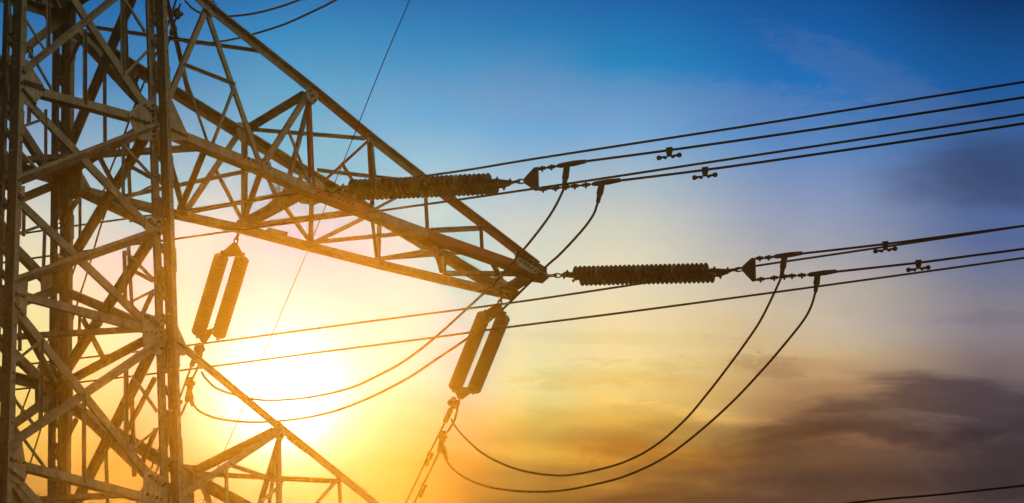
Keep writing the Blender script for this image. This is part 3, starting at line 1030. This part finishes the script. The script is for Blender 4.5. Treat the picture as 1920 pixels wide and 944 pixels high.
near_string(VN1, AT_N1, (662, 357), (926, 345), (983, 340), ((1009, 314), (1010, 357)),
            "double string of brown discs in front of the red-painted middle of the arm", (630, 357))
near_string(VN2, AT_N2, (1081, 518), (1333, 512), (1392, 505), ((1416, 484), (1417, 527)),
            "double string of brown discs reaching right from the arm tip against open sky", (1052, 517))


def bundle_end(VP, tr, links, body, tline, label, group, far=False):
    """conductor with its link, dead-end clamp and jumper lug"""
    bm = bmesh.new()
    pts = path(VP, tline)
    tube(bm, catmull(pts, 6), WR, 8)
    w = tag(link("conductor", bm, M_WIRE, None, True), label, "power line", group)
    lk = path(VP, links)
    b2 = bmesh.new()
    tube(b2, lk, .017, 8)
    n = len(lk)
    for i in range(n - 1):
        d = (lk[i + 1] - lk[i])
        L = d.length
        d.normalize()
        for f in ((.2, .75) if L > .25 else (.5,)):
            c = lk[i] + d * L * f
            tube(b2, [c - Vector((0, 0, .055)), c + Vector((0, 0, .04))], .019, 6)
            tube(b2, [c - d * .06, c + d * .06], .03, 6)
    link("adjusting_link", b2, M_FIT, w)
    bd = path(VP, body)
    part_tube("dead_end_clamp", [bd[0], bd[0].lerp(bd[1], .12), bd[0].lerp(bd[1], .6), bd[1]], [.022, .042, .048, .034], w)
    return w


G1 = "near conductors of the twin lines leaving the arm"
bundle_end(VN1, None, [(1009, 317), (1024, 315), (1044, 312)], ((1044, 312), (1098, 303)),
           [(1097, 303), (1255, 282), (1480, 250), (1700, 217), (1920, 183), (2150, 146)], "upper conductor clamped to the yoke of the mid-arm insulator string", G1)
bundle_end(VN1, None, [(1010, 356), (1052, 352), (1070, 350), (1108, 346)], ((1110, 346), (1163, 338)),
           [(1162, 339), (1322, 319), (1500, 294), (1700, 265), (1920, 232), (2150, 196)], "lower conductor clamped to the yoke of the mid-arm insulator string", G1)
bundle_end(VN2, None, [(1417, 485), (1432, 484), (1450, 482)], ((1450, 482), (1504, 475)),
           [(1503, 476), (1660, 458), (1790, 441), (1920, 424), (2150, 392)], "upper conductor clamped to the yoke of the arm-tip insulator string", G1)
bundle_end(VN2, None, [(1417, 525), (1463, 520), (1478, 518), (1512, 516)], ((1514, 516), (1568, 509)),
           [(1567, 510), (1722, 493), (1820, 480), (1920, 467), (2150, 434)], "lower conductor clamped to the yoke of the arm-tip insulator string", G1)

# a second circuit that runs behind this tower
def at_depth(x, y, dep):
    return CAM + ray(x, y) * dep


def depth(q):
    return (q - CAM).dot(CF)


def behind(xa, ya, da, xb, yb, db):
    a, b = at_depth(xa, ya, da), at_depth(xb, yb, db)
    return vplane(a, (b - a).normalized())


D_LEG = depth(node('FR', 1))
G2 = "long conductors crossing the picture without touching the arm"
VA = behind(850, 322, depth(VN1.at(850, 352)) + 1.3, 110, 430, D_LEG + 1.6)
VC = behind(1250, 524, depth(VN2.at(1250, 515)) + 1.1, 110, 675, D_LEG + 1.6)
wire("conductor", path(VA, [(-700, 585), (-300, 503), (15, 443), (297, 402), (590, 358), (850, 323), (1010, 297), (1380, 240), (1650, 197), (1920, 154), (2200, 108)]),
     "upper long conductor passing just above the mid-arm insulator string", "power line", G2, (.0165, .0205))
wire("conductor", path(VA, [(-700, 618), (-300, 544), (12, 492), (317, 450), (432, 434), (710, 396), (1010, 353), (1380, 297), (1650, 256), (1920, 215), (2200, 171)]),
     "long conductor passing just below the mid-arm insulator string", "power line", G2, (.0165, .0205))
wire("conductor", path(VC, [(-700, 774), (-200, 714), (10, 688), (330, 651), (700, 602), (960, 568), (1130, 543), (1417, 499), (1600, 472), (1920, 424), (2200, 380)]),
     "long conductor passing behind the arm-tip insulator string", "power line", G2, (.0165, .0205))
wire("conductor", path(VC, [(-700, 812), (-200, 756), (10, 733), (330, 696), (575, 664), (800, 635), (960, 613), (1180, 585), (1500, 542), (1920, 484), (2200, 444)]),
     "lowest of the long conductors, crossing open sky under the arm-tip string", "power line", G2, (.0165, .0205))
VE = vplane(node('NR', 3) + Vector((0, 0, -6.5)), D1)
wire("conductor", path(VE, [(900, 1040), (1300, 986), (1600, 943), (1760, 928), (1920, 911), (2200, 880)]),
     "lone conductor cutting across the bottom right corner of the dark cloud", "power line", G2, .0165)


# ---- strings on the far side
def far_string(VP, at, hook, top, bot, apex_t, apex_b, label):
    root = empty("insulator_string", at)
    tag(root, label, "insulator string", "double insulator strings on the cross arm")
    A0, A1 = VP.at(*top), VP.at(*bot)
    ax = (A1 - A0).normalized()
    sp = P2 * .18
    for s in (-1, 1):
        chain(root, A0 + sp * s, A1 + sp * s, pale=())
    ht_ = VP.at(*hook)
    at_ = VP.at(*apex_t)
    shackle(root, ht_, at_)
    e0 = A0 - ax * .05
    flat_plate(root, [at_ - P2 * .04, e0 - P2 * .20, e0 - P2 * .19 + ax * .07, e0 + P2 * .19 + ax * .07, e0 + P2 * .20, at_ + P2 * .04], .03, "yoke_plate", [e0 - sp, e0 + sp])
    ab = VP.at(*apex_b)
    e1 = A1 + ax * .05
    flat_plate(root, [e1 - P2 * .19 - ax * .06, e1 - P2 * .19, ab - P2 * .04, ab + P2 * .04, e1 + P2 * .19, e1 + P2 * .19 - ax * .06], .03, "yoke_plate", [e1 - sp, e1 + sp])
    return root


far_string(VF1, AT_F1, (447, 437), (435, 482), (391, 627), (441, 457), (383, 645),
           "hanging pair of insulator chains beside the tower body, under the arm's middle")
far_string(VF2, AT_F2, (941, 558), (926, 592), (871, 729), (936, 570), (863, 748),
           "hanging pair of insulator chains under the far corner of the arm tip")


def far_conductor(VP, pts, clampn, label, group, blobs=()):
    P_ = path(VP, pts)
    bm = bmesh.new()
    tube(bm, catmull(P_, 6), WR * .93, 8)
    w = tag(link("conductor", bm, M_WIRE, None, True), label, "power line", group)
    a, b = P_[clampn], P_[clampn + 1]
    part_tube("dead_end_clamp", [a, a.lerp(b, .1), a.lerp(b, .85), b], [.03, .05, .05, .034], w)
    for (x, y, rx) in blobs:
        # counterweight lobes and bolts of the clamp
        c = VP.at(x, y)
        b2 = bmesh.new()
        tube(b2, [c - P2 * rx, c - P2 * rx * .75, c - P2 * rx * .2, c + P2 * rx * .35, c + P2 * rx * .8, c + P2 * rx], [.02, .06, .075, .055, .04, .015], 10)
        tube(b2, [c + Vector((0, 0, .10)), c - Vector((0, 0, .10))], .05, 8)
        link("bundle_clamp", b2, M_FIT, w)
    return w


G3 = "conductors running away behind the tower"
far_conductor(VF1, [(379, 650), (369, 664), (359, 687), (334, 754), (300, 838), (262, 930), (236, 990)], 1,
              "left of the two conductors dropping away from the hanging string beside the tower leg", G3, [(374, 655, .10)])
far_conductor(VF1, [(381, 647), (375, 678), (365, 702), (358, 718), (350, 754), (332, 794), (300, 868), (270, 938), (250, 985)], 3,
              "right of the two conductors dropping away from the hanging string beside the tower leg", G3, [(357, 719, .09)])
far_conductor(VF2, [(857, 752), (846, 766), (834, 793), (804, 853), (761, 944), (735, 1000)], 1,
              "left of the two conductors dropping away below the arm-tip string", G3, [(851, 756, .12)])
far_conductor(VF2, [(861, 750), (853, 785), (842, 806), (830, 820), (822, 850), (800, 896), (777, 944), (752, 1000)], 3,
              "right of the two conductors dropping away below the arm-tip string", G3, [(830, 819, .09)])
VU = vplane(AT_F1 + Vector((0, 0, 6.3)), D2)
far_conductor(VU, [(336, -30), (332, -6), (308, 64), (256, 190), (225, 275), (205, 325), (181, 400), (150, 475), (120, 560), (60, 720), (8, 860), (-30, 960)], 0,
              "conductor from above coming down behind the tower body, left of its pair", G3)
far_conductor(VU, [(338, 8), (332, 26), (325, 50), (321, 65), (308, 104), (252, 271), (220, 345), (190, 421), (165, 507), (142, 580), (77, 803), (40, 920), (25, 965)], 2,
              "conductor from above coming down behind the tower body from the dark clamp", G3, [(333, 26, .11)])

# ---- jumper loops
J = "jumper loops joining the lines around the tower"


def mixplane(pts_px, a, b):
    """loop from 3D point a to 3D point b in the upright plane through both"""
    d = (b - a)
    pl = vplane(a, (d.x, d.y))
    return [a] + [pl.at(*q) for q in pts_px] + [b]


def jumper(a, b, px, label, lugs):
    pts = mixplane(px, a, b)
    bm = bmesh.new()
    tube(bm, catmull(pts, 6), WR * .93, 8)
    o = tag(link("jumper_cable", bm, M_WIRE, None, True), label, "jumper cable", J)
    for lg in lugs:
        lp = [q for q in lg]
        part_tube("terminal_lug", [lp[0], lp[0].lerp(lp[1], .5), lp[0].lerp(lp[1], .62), lp[1]], [.052, .055, .04, .033], o)
    return o


def near_jumper(VP, lug, farpt, px, label, farlug=None):
    a = VP.at(*lug[1])
    lugs = [(VP.at(*lug[0]), a)]
    if farlug:
        lugs.append((farlug[0].at(*farlug[1]), farlug[0].at(*farlug[2])))
    return jumper(a, farpt, px, label, lugs)


near_jumper(VN1, ((1063, 312), (1057, 355)), VF1.at(378, 698),
            [(1042, 386), (1020, 420), (977, 474), (917, 541), (895, 561), (816, 633), (757, 678), (700, 709), (650, 730), (575, 746), (500, 751), (450, 743), (407, 729), (385, 709)],
            "upper jumper loop passing close by the sun from the mid-arm string")
near_jumper(VN1, ((1128, 347), (1121, 380)), VF1.at(357, 740),
            [(1112, 404), (1090, 434), (1050, 477), (1022, 502), (950, 573), (922, 598), (879, 633), (806, 682), (767, 708), (700, 743), (625, 772), (550, 787), (475, 792), (412, 786), (375, 772), (360, 754)],
            "lower jumper loop passing under the sun from the mid-arm string", (VF1, (355, 736), (361, 760)))
near_jumper(VN2, ((1471, 482), (1465, 520)), VF2.at(846, 786),
            [(1452, 549), (1426, 601), (1396, 646), (1357, 699), (1325, 740), (1285, 787), (1230, 835), (1170, 867), (1100, 886), (1050, 892), (993, 886), (944, 871), (903, 849), (871, 820), (853, 799)],
            "inner jumper loop hanging wide from the arm-tip string over yellow cloud")
near_jumper(VN2, ((1533, 516), (1529, 548)), VF2.at(831, 842),
            [(1520, 577), (1503, 606), (1461, 658), (1426, 698), (1370, 757), (1300, 819), (1240, 862), (1170, 894), (1100, 912), (1046, 921), (985, 922), (928, 916), (883, 902), (851, 881), (836, 861)],
            "outer jumper loop hanging lowest from the arm-tip string over yellow cloud", (VF2, (830, 838), (837, 862)))
UPZ = Vector((0, 0, 6.3))
jumper(VU.at(347, 2), VN1.at(1130, 360) + UPZ, [(362, 17), (380, 26), (400, 30), (425, 31), (462, 28), (505, 19), (562, 0), (620, -28), (760, -110)],
       "upper of the two jumper loops at the top edge above the arm", [])
jumper(VU.at(329, 62), VN1.at(1180, 360) + UPZ, [(334, 71), (345, 78), (365, 82), (400, 80), (450, 71), (525, 49), (580, 25), (630, 0), (700, -42), (800, -110)],
       "lower of the two jumper loops at the top edge, crossing the top chord", [(VU.at(325, 48), VU.at(330, 66))])

# earth wire
VG = vplane(Vector((6.0, 0, 8)), D2)
wire("earth_wire", path(VG, [(840, -180), (768, 0), (720, 113), (667, 246), (632, 333), (614, 378), (576, 472), (510, 628), (477, 708), (460, 755), (420, 848), (380, 944), (345, 1030)]),
     "thin earth wire slanting from the top edge down past the sun", "earth wire", None, .0085)


# ---- vibration dampers
def damper(VP, x, y, slope, label, half=.17, px=None, vertical=False):
    c = VP.at(x, y)
    q = VP.at(x + 20, y + 20 * slope) if not vertical else VP.at(x + 20 * slope, y + 20)
    ax = (q - c).normalized()
    dn = Vector((0, 0, -1))
    dn = (dn - ax * dn.dot(ax)).normalized()
    side = ax.cross(dn)
    root = empty("vibration_damper", c)
    tag(root, label, "vibration damper", "vibration dampers on the conductors")
    b = bmesh.new()
    prism(b, [(-.05, -.045), (.05, -.045), (.05, .02), (.03, .105), (-.03, .105), (-.05, .02)], c - side * .02, ax, dn, side, .04)
    tube(b, [c - side * .04 + dn * .03, c + side * .04 + dn * .03], .02, 6)
    link("clamp", b, M_FIT, root)
    m0 = c + dn * .095
    droop = dn * .012
    part_tube("messenger_cable", [m0 - ax * half + droop, m0, m0 + ax * half + droop], .009, root)
    for s in (-1, 1):
        e = m0 + ax * (s * half) + droop
        i_ = -ax * s
        # dumb-bell weight: big outer ball, waist, small inner lobe hanging lower
        part_tube("weight", [e - i_ * .045, e - i_ * .035, e - i_ * .01, e + i_ * .02, e + i_ * .04, e + i_ * .075, e + i_ * .10 + dn * .012, e + i_ * .125 + dn * .014, e + i_ * .138 + dn * .015],
                  [.008, .03, .042, .034, .020, .020, .028, .024, .006], root, M_FIT, 12)
    return root


damper(VN1, 1255, 282, -.143, "vibration damper on the upper conductor of the mid-arm string")
damper(VN1, 1322, 319, -.14, "vibration damper on the lower conductor of the mid-arm string")
damper(VN2, 1660, 458, -.13, "vibration damper on the upper conductor of the arm-tip string")
damper(VN2, 1722, 493, -.125, "vibration damper on the lower conductor of the arm-tip string")
damper(VF2, 804, 853, -.47, "vibration damper on the left drop below the arm-tip string", .15, vertical=True)
damper(VF2, 792, 912, -.49, "vibration damper on the right drop below the arm-tip string", .15, vertical=True)
damper(VF1, 334, 754, -.41, "vibration damper beside the tower leg, level with the sun", .15, vertical=True)


# ---- dry grass tufts caught in the arm
def tuft(c, n, L, label):
    bm = bmesh.new()
    for i in range(n):
        d = Vector((random.uniform(-.55, .55), random.uniform(-.4, .4), 1)).normalized()
        l = L * random.uniform(.5, 1.1)
        bend = Vector((random.uniform(-.3, .3), random.uniform(-.3, .3), -.1)) * l * .35
        b0 = c + Vector((random.uniform(-.06, .06), random.uniform(-.06, .06), 0))
        tube(bm, [b0, b0 + d * l * .5, b0 + d * l + bend], [.004, .0035, .001], 4, True)
    return tag(link("grass_tuft", bm, M_STRAW), label, "grass tuft", "dry grass tufts on the tower")


tuft(AB.at(521, 376), 34, .42, "dry straw tuft sprouting from the middle of the arm's underside")
tuft(AB.at(972, 522), 22, .28, "dry straw tuft caught beside the plates of the arm tip")
